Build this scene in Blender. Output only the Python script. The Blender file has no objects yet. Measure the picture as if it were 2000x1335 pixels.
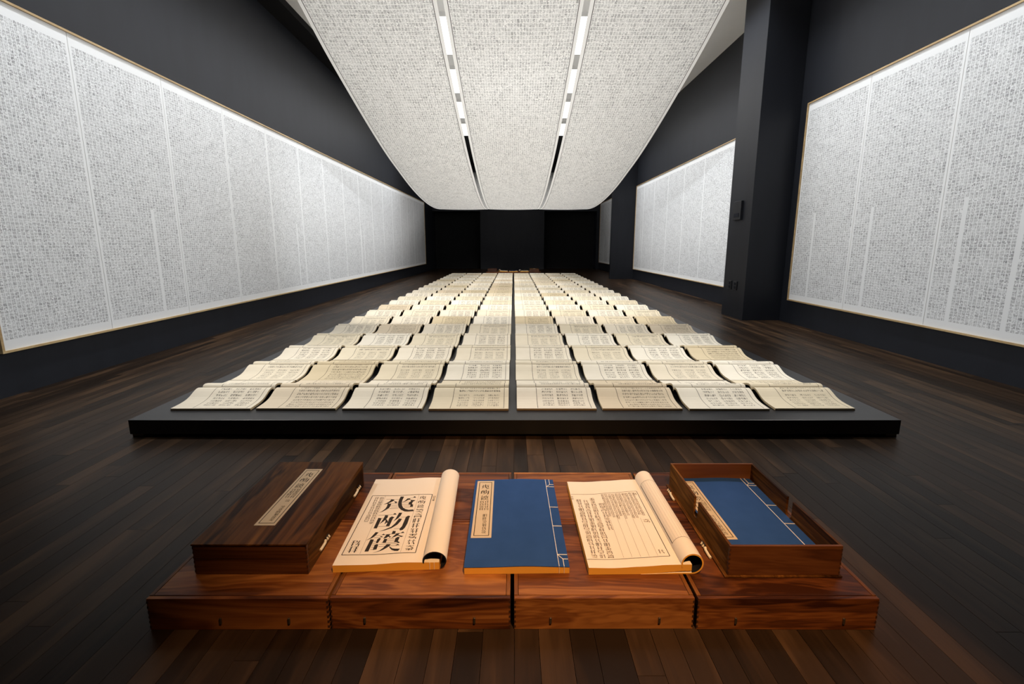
import bpy, bmesh, math, random
from mathutils import Vector
sc = bpy.context.scene
COL = sc.collection
R = math.radians

# ------------------------------------------------------------------ camera
cam_d = bpy.data.cameras.new('camera'); cam = bpy.data.objects.new('camera', cam_d); COL.objects.link(cam)
cam_d.sensor_width = 36; cam_d.lens = 860 * 36 / 2000
cam_d.shift_x = -0.0015; cam_d.shift_y = -0.01975
cam_d.clip_start = 0.05; cam_d.clip_end = 100
cam.location = (0, 0, 1.04); cam.rotation_euler = (R(90 - 9.829), 0, 0)
sc.camera = cam

# ------------------------------------------------------------------ light and exposure
sc.view_settings.view_transform = 'Standard'; sc.view_settings.look = 'None'
sc.view_settings.exposure = 0; sc.view_settings.gamma = 1; sc.view_settings.use_curve_mapping = False
w = bpy.data.worlds.new('world'); sc.world = w; w.use_nodes = True
w.node_tree.nodes['Background'].inputs[0].default_value = (0.5, 0.55, 0.6, 1)
w.node_tree.nodes['Background'].inputs[1].default_value = 0.02
FIXTURE_GLOW = 2.85

def area(name, loc, rot, sx, sy, power, color, spread=180):
    d = bpy.data.lights.new(name, 'AREA'); d.shape = 'RECTANGLE'; d.size = sx; d.size_y = sy
    d.energy = power; d.color = color; d.spread = R(spread)
    o = bpy.data.objects.new(name, d); COL.objects.link(o); o.location = loc; o.rotation_euler = rot
    o['kind'] = 'helper'
    return o
def spot(name, loc, target, power, color, size, blend, radius=0.05):
    d = bpy.data.lights.new(name, 'SPOT'); d.energy = power; d.color = color
    d.spot_size = R(size); d.spot_blend = blend; d.shadow_soft_size = radius
    o = bpy.data.objects.new(name, d); COL.objects.link(o); o.location = loc
    o.rotation_euler = (Vector(target) - Vector(loc)).to_track_quat('-Z', 'Y').to_euler()
    o['kind'] = 'helper'
    return o
# wall washers: linear lamps on the ceiling outside the hanging scrolls, and the warm gallery spotlights at the near end
area('wall_washer', (-2.70, 7.2, 4.36), (0, R(17), 0), 0.2, 13.0, 74, (0.93, 0.97, 1.0), 72)
area('wall_washer.001', (2.90, 7.2, 4.36), (0, R(-17), 0), 0.2, 13.0, 74, (0.93, 0.97, 1.0), 72)
for sx in (-1, 1):   # added out-of-view fill beside the scrolls, brightening the books and the opposite wall panels
    spot('unseen_panel_fill', (sx * 3.1, 2.4, 2.95), (-sx * 3.6, 4.1, 1.15), 440, (0.95, 0.98, 1.0), 50, 1.0, 0.08)
    spot('unseen_panel_fill', (sx * 3.1, 2.6, 2.95), (-sx * 3.6, 9.2, 0.95), 1150, (0.95, 0.98, 1.0), 32, 1.0, 0.08)
    spot('unseen_book_fill', (sx * 3.1, 3.0, 3.05), (sx * 0.5, 3.3, 0.1), 420, (1.0, 0.955, 0.89), 66, 1.0, 0.08)
    spot('unseen_book_fill', (sx * 3.1, 3.1, 3.05), (sx * 0.5, 7.2, 0.1), 1150, (1.0, 0.955, 0.89), 46, 1.0, 0.08)
    spot('unseen_book_fill', (sx * 3.1, 3.2, 3.05), (sx * 0.3, 12.6, 0.1), 1700, (1.0, 0.955, 0.89), 18, 1.0, 0.08)
spot('warm_spotlight', (0.50, -0.05, 2.5), (0.26, 1.10, 0.1), 345, (1.0, 0.56, 0.25), 51, 0.9, 0.06)

# ------------------------------------------------------------------ mesh helpers
class MB:
    def __init__(s): s.v = []; s.f = []; s.m = []; s.uv = []
    def quad(s, pts, mat=0, uvs=None):
        b = len(s.v); s.v += [tuple(p) for p in pts]; s.f.append(tuple(range(b, b + len(pts))))
        s.m.append(mat); s.uv.append(uvs)
    def box(s, x0, x1, y0, y1, z0, z1, mat=0, bottom=True):
        b = len(s.v)
        s.v += [(x0,y0,z0),(x1,y0,z0),(x1,y1,z0),(x0,y1,z0),(x0,y0,z1),(x1,y0,z1),(x1,y1,z1),(x0,y1,z1)]
        fs = [(4,5,6,7),(0,1,5,4),(1,2,6,5),(2,3,7,6),(3,0,4,7)] + ([(3,2,1,0)] if bottom else [])
        for f in fs: s.f.append(tuple(b+i for i in f)); s.m.append(mat); s.uv.append(None)
    def build(s, name, mats, parent=None, smooth=False, bevel=0.0):
        me = bpy.data.meshes.new(name); me.from_pydata(s.v, [], s.f)
        for m in (mats if isinstance(mats, (list, tuple)) else [mats]): me.materials.append(m)
        for p, mi in zip(me.polygons, s.m): p.material_index = mi; p.use_smooth = smooth
        if any(u is not None for u in s.uv):
            L = me.uv_layers.new(name='UVMap')
            for p, u in zip(me.polygons, s.uv):
                if u:
                    for li, c in zip(p.loop_indices, u): L.data[li].uv = c
        me.update()
        o = bpy.data.objects.new(name, me); COL.objects.link(o)
        if parent: o.parent = parent
        if bevel:
            md = o.modifiers.new('bevel', 'BEVEL'); md.width = bevel; md.segments = 2; md.limit_method = 'ANGLE'
        return o
def tag(o, label=None, cat=None, group=None, kind=None):
    if label: o['label'] = label
    if cat: o['category'] = cat
    if group: o['group'] = group
    if kind: o['kind'] = kind
    return o
def empty(name, loc=(0,0,0), rz=0):
    o = bpy.data.objects.new(name, None); COL.objects.link(o); o.location = loc; o.rotation_euler = (0,0,rz)
    o.empty_display_size = 0.05
    return o
def box(name, mat, x0, x1, y0, y1, z0, z1, parent=None, bevel=0.0):
    m = MB(); m.box(x0,x1,y0,y1,z0,z1); return m.build(name, mat, parent, bevel=bevel)
def tube(mb, path, r, n=6, mat=0):
    P = [Vector(p) for p in path]; rings = []
    for i, p in enumerate(P):
        d = (P[min(i+1, len(P)-1)] - P[max(i-1, 0)]).normalized()
        a = d.orthogonal().normalized(); c = d.cross(a)
        rings.append([p + (a*math.cos(t) + c*math.sin(t))*r for t in [2*math.pi*k/n for k in range(n)]])
    for i in range(len(P)-1):
        for k in range(n):
            mb.quad([rings[i][k], rings[i][(k+1)%n], rings[i+1][(k+1)%n], rings[i+1][k]], mat)
    mb.quad(rings[0][::-1], mat); mb.quad(rings[-1], mat)
def copy_tree(o, parent=None):
    c = o.copy(); COL.objects.link(c)
    if parent:
        c.parent = parent; c.matrix_parent_inverse.identity()
    for ch in list(o.children): copy_tree(ch, c)
    return c

# ------------------------------------------------------------------ node helpers
class E:
    """a small arithmetic wrapper: python expressions become math nodes"""
    def __init__(s, nt, v): s.nt = nt; s.v = v
    def _op(s, op, *a, clamp=False):
        n = s.nt.nodes.new('ShaderNodeMath'); n.operation = op; n.use_clamp = clamp
        for i, x in enumerate((s,) + a):
            x = x.v if isinstance(x, E) else x
            if isinstance(x, (int, float)): n.inputs[i].default_value = x
            else: s.nt.links.new(x, n.inputs[i])
        return E(s.nt, n.outputs[0])
    def __add__(s, o): return s._op('ADD', o)
    __radd__ = __add__
    def __sub__(s, o): return s._op('SUBTRACT', o)
    def __rsub__(s, o): return E(s.nt, o)._op('SUBTRACT', s)
    def __mul__(s, o): return s._op('MULTIPLY', o)
    __rmul__ = __mul__
    def __truediv__(s, o): return s._op('DIVIDE', o)
    def __gt__(s, o): return s._op('GREATER_THAN', o)
    def __lt__(s, o): return s._op('LESS_THAN', o)
    def floor(s): return s._op('FLOOR')
    def fract(s): return s._op('FRACT')
    def abs(s): return s._op('ABSOLUTE')
    def max(s, o): return s._op('MAXIMUM', o)
    def mod(s, o): return s._op('FLOORED_MODULO', o)
    def clamp(s): return s._op('ADD', 0.0, clamp=True)
def inside(x, a, b): return (x > a) * (x < b)
def noise3(nt, x, y, z):
    c = nt.nodes.new('ShaderNodeCombineXYZ')
    for i, q in enumerate((x, y, z)):
        q = q.v if isinstance(q, E) else q
        if isinstance(q, (int, float)): c.inputs[i].default_value = q
        else: nt.links.new(q, c.inputs[i])
    n = nt.nodes.new('ShaderNodeTexWhiteNoise'); n.noise_dimensions = '3D'; nt.links.new(c.outputs[0], n.inputs['Vector'])
    return E(nt, n.outputs['Value'])
def glyph_group():
    nt = bpy.data.node_groups.new('glyphs', 'ShaderNodeTree')
    for nm in ('X', 'Y', 'Seed'): nt.interface.new_socket(nm, in_out='INPUT', socket_type='NodeSocketFloat')
    nt.interface.new_socket('Ink', in_out='OUTPUT', socket_type='NodeSocketFloat')
    gi = nt.nodes.new('NodeGroupInput'); go = nt.nodes.new('NodeGroupOutput')
    X = E(nt, gi.outputs['X']); Y = E(nt, gi.outputs['Y']); S = E(nt, gi.outputs['Seed'])
    cx, cy = X.floor(), Y.floor()
    fx = (X - cx - 0.09) / 0.82; fy = (Y - cy - 0.07) / 0.86
    ins = inside(fx, 0, 1) * inside(fy, 0, 1)
    n1 = noise3(nt, cx * 3.7 + (fx * 2).floor() * 0.31, cy * 5.1 + (fy * 5).floor() * 0.37, S)
    H = (n1 > 0.36) * (((fy * 5).fract() - 0.5).abs() < 0.23)
    n2 = noise3(nt, cx * 2.9 + (fx * 4).floor() * 0.41, cy * 4.3 + (fy * 2).floor() * 0.29, S + 7.7)
    V = (n2 > 0.42) * (((fx * 4).fract() - 0.5).abs() < 0.26)
    wt = noise3(nt, cx, cy, S + 3.1) * 0.5 + 0.5
    ink = H.max(V) * ins * wt
    nt.links.new(ink.v, go.inputs['Ink'])
    return nt
GLY = glyph_group()
def glyphs(nt, X, Y, S):
    g = nt.nodes.new('ShaderNodeGroup'); g.node_tree = GLY
    for k, q in (('X', X), ('Y', Y), ('Seed', S)):
        q = q.v if isinstance(q, E) else q
        if isinstance(q, (int, float)): g.inputs[k].default_value = q
        else: nt.links.new(q, g.inputs[k])
    return E(nt, g.outputs['Ink'])
def mat(name, col=(0.8,0.8,0.8), rough=0.5, metal=0.0, spec=0.5):
    m = bpy.data.materials.new(name); m.use_nodes = True
    b = m.node_tree.nodes['Principled BSDF']
    b.inputs['Base Color'].default_value = (*col, 1); b.inputs['Roughness'].default_value = rough
    b.inputs['Metallic'].default_value = metal; b.inputs['Specular IOR Level'].default_value = spec
    return m
def node(nt, t, **kw):
    n = nt.nodes.new(t)
    for k, v in kw.items(): setattr(n, k, v)
    return n
def mix(nt, f, a, b):
    n = nt.nodes.new('ShaderNodeMix'); n.data_type = 'RGBA'
    for s, q in ((n.inputs[0], f), (n.inputs[6], a), (n.inputs[7], b)):
        q = q.v if isinstance(q, E) else q
        if isinstance(q, (int, float)): s.default_value = q
        elif isinstance(q, tuple): s.default_value = (*q, 1)
        else: nt.links.new(q, s)
    return n.outputs[2]
def noise(nt, vec, scale, detail=3, rough=0.55, dist=0.0):
    n = node(nt, 'ShaderNodeTexNoise'); n.inputs['Scale'].default_value = scale; n.inputs['Detail'].default_value = detail
    n.inputs['Roughness'].default_value = rough; n.inputs['Distortion'].default_value = dist
    nt.links.new(vec, n.inputs['Vector']); return E(nt, n.outputs['Fac'])
def uvxy(nt):
    u = node(nt, 'ShaderNodeUVMap'); s = node(nt, 'ShaderNodeSeparateXYZ'); nt.links.new(u.outputs[0], s.inputs[0])
    return E(nt, s.outputs[0]), E(nt, s.outputs[1])
def ramp(nt, fac, stops):
    r = node(nt, 'ShaderNodeValToRGB'); e = r.color_ramp.elements
    while len(e) < len(stops): e.new(0.5)
    for x, (p, c) in zip(e, stops): x.position = p; x.color = (*c, 1)
    nt.links.new(fac.v if isinstance(fac, E) else fac, r.inputs[0]); return r.outputs[0]
def bump(nt, b, h, strength, dist):
    n = node(nt, 'ShaderNodeBump'); n.inputs['Strength'].default_value = strength; n.inputs['Distance'].default_value = dist
    nt.links.new(h.v, n.inputs['Height']); nt.links.new(n.outputs[0], b.inputs['Normal'])

def painted(name, col, rough, spec=0.4, amp=0.25):
    m = mat(name, col, rough, spec=spec); nt = m.node_tree; b = nt.nodes['Principled BSDF']
    g = node(nt, 'ShaderNodeNewGeometry'); mp = node(nt, 'ShaderNodeMapping'); mp.inputs['Scale'].default_value = (3, 3, 0.6)
    nt.links.new(g.outputs['Position'], mp.inputs[0])
    n = noise(nt, mp.outputs[0], 2.0, 5)
    c = mix(nt, n, tuple(x*(1-amp) for x in col), tuple(x*(1+amp) for x in col)); nt.links.new(c, b.inputs['Base Color'])
    f = noise(nt, g.outputs['Position'], 160, 2); bump(nt, b, f, 0.15, 0.001)
    return m
def wood(name, axis, dark, mid, light, rough, spec=0.5, scale=1.0, figure=1.0, spread=0.24, ringw=0.15):
    """grain that runs along one local axis; every board takes its own stretch of the figure"""
    m = mat(name, mid, rough, spec=spec); nt = m.node_tree; b = nt.nodes['Principled BSDF']
    tc = node(nt, 'ShaderNodeTexCoord'); oi = node(nt, 'ShaderNodeObjectInfo')
    at = node(nt, 'ShaderNodeAttribute'); at.attribute_name = 'board'
    rnd = (E(nt, oi.outputs['Random']) + E(nt, at.outputs['Fac'])).fract()
    off = node(nt, 'ShaderNodeVectorMath', operation='ADD')
    cmb = node(nt, 'ShaderNodeCombineXYZ')
    for i, k in enumerate((37.0, 91.0, 53.0)): nt.links.new((rnd * k).v, cmb.inputs[i])
    nt.links.new(tc.outputs['Object'], off.inputs[0]); nt.links.new(cmb.outputs[0], off.inputs[1])
    mp = node(nt, 'ShaderNodeMapping')
    s = [9.0*scale]*3; s[axis] = 1.3*scale; mp.inputs['Scale'].default_value = s
    nt.links.new(off.outputs[0], mp.inputs[0])
    big = noise(nt, mp.outputs[0], 1.0, 4, 0.6, 1.2*figure)
    mp2 = node(nt, 'ShaderNodeMapping'); s2 = [170.0]*3; s2[axis] = 6.0; mp2.inputs['Scale'].default_value = s2
    nt.links.new(off.outputs[0], mp2.inputs[0])
    fine = noise(nt, mp2.outputs[0], 1.0, 2)
    rings = ((big * 9.0 * figure).fract() - 0.5).abs() * 2.0
    val = (big * 0.85 + rings * ringw + fine * 0.14 - 0.02 - ringw * 0.5 + (rnd - 0.5) * spread).clamp()
    c = ramp(nt, val, [(0.30, dark), (0.5, mid), (0.74, light)])
    nt.links.new(c, b.inputs['Base Color'])
    rr = fine * 0.15 + (rough - 0.07); nt.links.new(rr.v, b.inputs['Roughness'])
    bump(nt, b, fine, 0.12, 0.0006)
    return m

M = {}
M['wall'] = painted('wall_paint', (0.0135, 0.0150, 0.0200), 0.48, 0.25)
M['wall_dark'] = painted('wall_paint_dark', (0.006, 0.006, 0.007), 0.7, 0.2)
M['platform'] = painted('platform_paint', (0.018, 0.018, 0.020), 0.36)
M['ceiling'] = painted('ceiling_paint', (0.88, 0.88, 0.87), 0.7, 0.2, 0.03)
M['subfloor'] = mat('subfloor', (0.006, 0.004, 0.003), 0.8)
M['plank'] = wood('plank_wood', 1, (0.014, 0.0082, 0.0050), (0.032, 0.0180, 0.0100), (0.072, 0.040, 0.021), 0.40, 0.13, 0.7, 0.35, 0.30, 0.12)
M['walnut_x'] = wood('walnut_along', 0, (0.034, 0.009, 0.003), (0.155, 0.048, 0.012), (0.36, 0.145, 0.040), 0.42, 0.22, 0.6)
M['walnut_y'] = wood('walnut_across', 1, (0.036, 0.012, 0.003), (0.16, 0.055, 0.012), (0.33, 0.14, 0.036), 0.42, 0.22, 0.6)
M['dark_walnut_x'] = wood('dark_walnut_along', 0, (0.026, 0.008, 0.003), (0.085, 0.028, 0.009), (0.17, 0.065, 0.022), 0.40, 0.25, 0.6)
M['dark_walnut_y'] = wood('dark_walnut_across', 1, (0.018, 0.006, 0.0015), (0.110, 0.042, 0.009), (0.30, 0.130, 0.027), 0.45, 0.08, 0.6)
M['end_grain'] = mat('end_grain', (0.045, 0.016, 0.006), 0.5)
M['frame'] = wood('pale_frame_wood', 1, (0.36, 0.24, 0.11), (0.46, 0.32, 0.16), (0.56, 0.41, 0.22), 0.4)
M['paper'] = mat('paper', (0.80, 0.72, 0.62), 0.85, spec=0.15)
M['paper_edge'] = mat('page_edge', (0.82, 0.42, 0.07), 0.85, spec=0.1)
M['ink'] = mat('printing_ink', (0.028, 0.020, 0.014), 0.7, spec=0.2)
M['ink_brown'] = mat('faded_ink', (0.105, 0.075, 0.048), 0.8, spec=0.2)
M['ink_grey'] = mat('rule_ink', (0.22, 0.17, 0.13), 0.8, spec=0.2)
M['label_paper'] = mat('label_paper', (0.60, 0.49, 0.35), 0.85, spec=0.15)
M['thread'] = mat('white_thread', (0.78, 0.76, 0.74), 0.8, spec=0.2)
M['bone'] = mat('bone_peg', (0.80, 0.72, 0.56), 0.35)
M['loop'] = mat('clasp_loop', (0.02, 0.015, 0.012), 0.6)
M['metal'] = mat('dark_metal', (0.20, 0.17, 0.14), 0.35, 0.9)
M['lining'] = mat('dark_blue_lining', (0.006, 0.008, 0.014), 0.8, spec=0.2)
M['plate'] = mat('black_plate', (0.011, 0.012, 0.015), 0.4, spec=0.3)
M['white_edge'] = mat('white_scroll_edge', (0.80, 0.79, 0.77), 0.8, spec=0.15)

def cloth():
    m = mat('blue_cloth', (0.030, 0.062, 0.135), 0.75, spec=0.2); nt = m.node_tree; b = nt.nodes['Principled BSDF']
    tc = node(nt, 'ShaderNodeTexCoord')
    n = noise(nt, tc.outputs['Object'], 14, 4)
    c = mix(nt, n, (0.012, 0.050, 0.180), (0.022, 0.074, 0.245)); nt.links.new(c, b.inputs['Base Color'])
    f = noise(nt, tc.outputs['Object'], 900, 1); bump(nt, b, f, 0.3, 0.0006)
    return m
M['cloth'] = cloth()

def scroll_print(name, ncol, translucent, ink=(0.10, 0.10, 0.11), paper=(0.78, 0.78, 0.79), strength=0.8, nrow=None):
    """UV in character cells: 0..ncol across the printed width, rows along it"""
    m = mat(name, paper, 0.85, spec=0.1); nt = m.node_tree; b = nt.nodes['Principled BSDF']
    X, Y = uvxy(nt); oi = node(nt, 'ShaderNodeObjectInfo'); rnd = E(nt, oi.outputs['Random'])
    S = (rnd * 97.0).floor() + 0.5
    g = glyphs(nt, X, Y, S) * inside(X, 0, ncol)
    if nrow:
        g = g * inside(Y, 0, nrow)
        blank = (noise3(nt, X.floor(), S, 4.4) > 0.975) * (Y < nrow * 0.45)
        g = g * (1.0 - blank)
    patch = noise(nt, node(nt, 'ShaderNodeUVMap').outputs[0], 0.17, 3)
    g = g * (patch * 0.9 + 0.45)
    c = mix(nt, (g * strength).clamp(), paper, ink)
    nt.links.new(c, b.inputs['Base Color'])
    if translucent:
        t = node(nt, 'ShaderNodeBsdfTranslucent'); nt.links.new(c, t.inputs[0])
        mx = node(nt, 'ShaderNodeMixShader'); mx.inputs[0].default_value = translucent
        nt.links.new(b.outputs[0], mx.inputs[1]); nt.links.new(t.outputs[0], mx.inputs[2])
        nt.links.new(mx.outputs[0], nt.nodes['Material Output'].inputs[0])
    return m
NC, NR = 28, 95
M['wall_print'] = scroll_print('wall_scroll_print', NC, 0, nrow=NR, paper=(0.765, 0.775, 0.79), strength=0.95)
M['ceiling_print'] = scroll_print('ceiling_scroll_print', 40, 0.5, ink=(0.09, 0.09, 0.09), paper=(0.84, 0.83, 0.81), strength=0.92)
def translucent_paper():
    m = M['white_edge']; nt = m.node_tree; b = nt.nodes['Principled BSDF']
    t = node(nt, 'ShaderNodeBsdfTranslucent'); t.inputs[0].default_value = (0.80, 0.79, 0.77, 1)
    mx = node(nt, 'ShaderNodeMixShader'); mx.inputs[0].default_value = 0.5
    nt.links.new(b.outputs[0], mx.inputs[1]); nt.links.new(t.outputs[0], mx.inputs[2])
    nt.links.new(mx.outputs[0], nt.nodes['Material Output'].inputs[0])
translucent_paper()

def page_print(name, kind):
    """one leaf of the open books: u runs down the leaf (0 at its head), v across the lines from the spine outwards"""
    m = mat(name, (0.7, 0.66, 0.58), 0.85, spec=0.12); nt = m.node_tree; b = nt.nodes['Principled BSDF']
    U, V = uvxy(nt); oi = node(nt, 'ShaderNodeObjectInfo'); S = (E(nt, oi.outputs['Random']) * 53.0).floor() + 0.5
    rule = inside(U, 0.262, 0.268).max(inside(U, 0.938, 0.944)) * inside(V, 0.05, 0.97)
    rule = rule.max((inside(V, 0.045, 0.052).max(inside(V, 0.945, 0.951))) * inside(U, 0.262, 0.944) * 0.6)
    def block(v0, v1, lines, cells, grouped, bold):
        gx = (U - 0.335) / 0.555 * cells; gy = (V - v0) / (v1 - v0) * lines
        gf = (gy.fract() - 0.14) / 0.72
        k = glyphs(nt, gx, gy.floor() + gf.max(0.0)._op('MINIMUM', 0.999), S) * inside(gx, 0, cells) * inside(gy, 0, lines) * inside(gf, 0, 1)
        if grouped:
            p = cells / 3 + 0.4
            k = k * (gx.mod(p) < p * 0.74)
        return k * bold
    if kind == 'blocks': ink = block(0.14, 0.86, 7, 17, True, 1.0)
    elif kind == 'mixed': ink = block(0.10, 0.31, 2, 18, False, 1.0).max(block(0.35, 0.88, 6, 19, True, 0.8))
    else: ink = block(0.10, 0.93, 8, 19, False, 0.95)
    faint = inside(((V - 0.14) * 9.7).fract(), 0.0, 0.03) * inside(U, 0.268, 0.938) * inside(V, 0.05, 0.95) * 0.2
    ink = ink.max(rule).max(faint)
    tc = node(nt, 'ShaderNodeTexCoord'); n = noise(nt, tc.outputs['Object'], 9, 4)
    base = mix(nt, n * 0.35, oi.outputs['Color'], (0.55, 0.46, 0.33))
    c = mix(nt, (ink * 1.1).clamp(), base, (0.035, 0.031, 0.027)); nt.links.new(c, b.inputs['Base Color'])
    return m
for k in ('blocks', 'mixed', 'dense'): M['page_' + k] = page_print('page_' + k, k)
def edge_tinted():
    m = mat('open_book_edge', (0.4, 0.32, 0.2), 0.9, spec=0.1); nt = m.node_tree; b = nt.nodes['Principled BSDF']
    tc = node(nt, 'ShaderNodeTexCoord'); mp = node(nt, 'ShaderNodeMapping'); mp.inputs['Scale'].default_value = (2, 2, 900)
    nt.links.new(tc.outputs['Object'], mp.inputs[0]); n = noise(nt, mp.outputs[0], 1, 1)
    nt.links.new(mix(nt, n, (0.34, 0.25, 0.14), (0.55, 0.45, 0.29)), b.inputs['Base Color'])
    return m
M['open_edge'] = edge_tinted()
M['open_cover'] = mat('open_book_cover', (0.055, 0.042, 0.030), 0.8, spec=0.2)
em = bpy.data.materials.new('lit_diffuser'); em.use_nodes = True; nt = em.node_tree
nt.nodes.remove(nt.nodes['Principled BSDF']); e_ = node(nt, 'ShaderNodeEmission'); e_.inputs[0].default_value = (1, 0.985, 0.96, 1); e_.inputs[1].default_value = FIXTURE_GLOW
nt.links.new(e_.outputs[0], nt.nodes['Material Output'].inputs[0]); M['lit'] = em
M['added_middle_glow'] = em.copy(); M['added_middle_glow'].node_tree.nodes['Emission'].inputs[1].default_value = FIXTURE_GLOW * 1.15  # stronger glow for the added, hidden middle row of panels

# ------------------------------------------------------------------ the room
XL, XR, YB, YF, ZC = -3.52, 3.75, 19.6, -2.5, 4.45
def struct(o): o['kind'] = 'structure'; return o
floor = struct(box('floor', M['subfloor'], XL, XR, YF, YB + 0.8, -0.10, -0.0125))
struct(box('wall_left', M['wall'], XL - 0.2, XL, YF, YB + 0.8, -0.1, ZC + 0.1))
struct(box('wall_right', M['wall'], XR, XR + 0.2, YF, YB + 0.8, -0.1, ZC + 0.1))
struct(box('wall_front', M['wall'], XL - 0.2, XR + 0.2, YF - 0.2, YF, -0.1, ZC + 0.1))
m = MB()
m.box(-1.45, 1.34, YB, YB + 0.6, -0.02, 2.50); m.box(XL, XR, YB, YB + 0.6, 2.50, ZC)
m.box(3.62, XR, YB, YB + 0.6, -0.02, 2.50)
struct(m.build('wall_back', M['wall']))
struct(box('wall_back.001', M['wall_dark'], XL - 0.1, XR + 0.1, YB + 0.6, YB + 0.8, -0.1, ZC + 0.1))
struct(box('ceiling', M['ceiling'], XL, XR, YF, 14.6, ZC, ZC + 0.1))
struct(box('ceiling.001', M['wall_dark'], XL, XR, 14.6, YB + 0.8, ZC - 0.02, ZC + 0.1))
struct(box('trim_1', M['wall_dark'], XL, -3.22, YF, 14.6, ZC - 0.10, ZC))
struct(box('pillar_1', M['wall'], 3.225, XR, 6.13, 6.76, -0.02, ZC, bevel=0.004))
struct(box('pillar_2', M['wall'], 3.02, XR, 13.85, 13.99, -0.02, ZC, bevel=0.004))

# floor planks: each one a board of its own; the 300 that show largest are parts, the rest one mass
rng = random.Random(4)
def seen(x, y):
    z = y * 0.985 + 0.178
    if z < 0.6: return 0
    px = 1003 + 860 * x / z; py = 628 + 860 * (1.04 * 0.985 - y * 0.1707) / z
    if not (-60 < px < 2060 and 470 < py < 1400): return 0
    if -2.0 < x < 2.0 and 2.4 < y < 14.5: return 0
    if -0.95 < x < 0.95 and 1.1 < y < 1.75: return 0
    return 1 / z ** 3
boards = []
x = XL
while x < XR - 0.01:
    wd = rng.choice((0.066, 0.066, 0.07, 0.085)); wd = min(wd, XR - x)
    y = -0.6 - rng.random() * 1.5
    while y < YB + 0.8:
        ln = rng.uniform(0.75, 2.1); y1 = min(y + ln, YB + 0.8)
        s = sum(seen(x + wd/2, y + (y1 - y) * t) * (y1 - y) for t in (0.05, 0.2, 0.35, 0.5, 0.65, 0.8, 0.95)) * wd
        boards.append((s, x + 0.0006, x + wd - 0.0006, y + 0.0006, y1 - 0.0006, rng.uniform(-0.0003, 0.0)))
        y = y1
    x += wd
boards.sort(key=lambda b: -b[0])
for s, x0, x1, y0, y1, z in boards[:300]:
    m = MB(); cx, cy = (x0+x1)/2, (y0+y1)/2
    m.box(x0-cx, x1-cx, y0-cy, y1-cy, -0.012, z, bottom=False)
    o = m.build('plank', M['plank'], floor); o.location = (cx, cy, 0)
m = MB(); bid = []
for s, x0, x1, y0, y1, z in boards[300:]:
    m.box(x0, x1, y0, y1, -0.012, z, bottom=False); bid += [rng.random()] * 5
rest = m.build('planks', M['plank'], floor); rest['kind'] = 'stuff'
a = rest.data.attributes.new('board', 'FLOAT', 'FACE')
for i, q in enumerate(bid): a.data[i].value = q

# ------------------------------------------------------------------ ceiling lights above the scrolls; middle row added unseen to brighten the paper
k = 0
for (y0, y1) in ((3.25, 4.6), (5.23, 6.58), (7.21, 8.56), (9.21, 10.57), (11.17, 12.55), (13.08, 14.45), (15.2, 16.4), (16.9, 18.1)):
    for sx in ((-1, 0, 1) if y0 < 15 else (0,)):
        t = empty('ceiling_light', (sx * 1.55, (y0 + y1) / 2, ZC)); lit = M['lit'] if sx else M['added_middle_glow']; h = (y1 - y0) / 2; wv = 0.76 if sx else (0.72 if y0 < 15 else 0.95)
        d = box('diffuser', lit, -wv + 0.012, wv - 0.012, -h + 0.012, h - 0.012, -0.055, -0.045, t)
        m = MB(); m.box(-wv, wv, -h, -h + 0.012, -0.06, 0); m.box(-wv, wv, h - 0.012, h, -0.06, 0)
        m.box(-wv, -wv + 0.012, -h + 0.012, h - 0.012, -0.06, 0); m.box(wv - 0.012, wv, -h + 0.012, h - 0.012, -0.06, 0)
        m.build('frame', M['ceiling'], t)
        where = ('above the left gap', 'added unseen above the middle scroll', 'above the right gap')[sx + 1]
        nth = ('nearest', 'second', 'third', 'fourth', 'fifth', 'sixth', 'seventh', 'eighth')[(k // 3) if k < 18 else k - 12]
        tag(t, 'lit ceiling panel %s, %s from the near end' % (where, nth), 'ceiling light', 'luminous panels above the scrolls'); k += 1

# ------------------------------------------------------------------ hanging scrolls
PROF = [(1.9, 4.36), (2.6, 4.12), (3.4, 3.84), (4.2, 3.545), (4.7, 3.37), (5.3, 3.15), (6.0, 2.93), (6.8, 2.70), (7.6, 2.50), (8.4, 2.345), (9.2, 2.205),
        (10.0, 2.105), (10.8, 2.040), (11.6, 2.012), (12.4, 2.024), (13.2, 2.075), (14.0, 2.17), (15.0, 2.38), (16.0, 2.68), (17.0, 3.06), (18.0, 3.52), (19.0, 4.02)]
def catmull(P, n):
    out = []
    for i in range(len(P) - 1):
        p0, p1, p2, p3 = P[max(i-1,0)], P[i], P[i+1], P[min(i+2,len(P)-1)]
        for j in range(n):
            t = j / n
            out.append(tuple(0.5*((2*p1[q]) + (-p0[q]+p2[q])*t + (2*p0[q]-5*p1[q]+4*p2[q]-p3[q])*t*t + (-p0[q]+3*p1[q]-3*p2[q]+p3[q])*t**3) for q in (0, 1)))
    out.append(P[-1]); return out
prof = catmull(PROF, 5)
arc = [0.0]
for p, q in zip(prof, prof[1:]): arc.append(arc[-1] + math.hypot(q[0]-p[0], q[1]-p[1]))
ROW = 0.052
def strip(x0, x1, u0, u1, dz=0.0, n=8, sag=0.0):
    m = MB()
    for i in range(len(prof) - 1):
        for j in range(n):
            a0, a1 = j / n, (j + 1) / n
            pts, uvs = [], []
            for ii, aa in ((i, a0), (i, a1), (i+1, a1), (i+1, a0)):
                pts.append((x0 + (x1 - x0) * aa, prof[ii][0], prof[ii][1] + dz - sag * 4 * aa * (1 - aa)))
                uvs.append((u0 + (u1 - u0) * aa, arc[ii] / ROW))
            m.quad(pts[::-1], 0, uvs[::-1])
    return m
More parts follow.
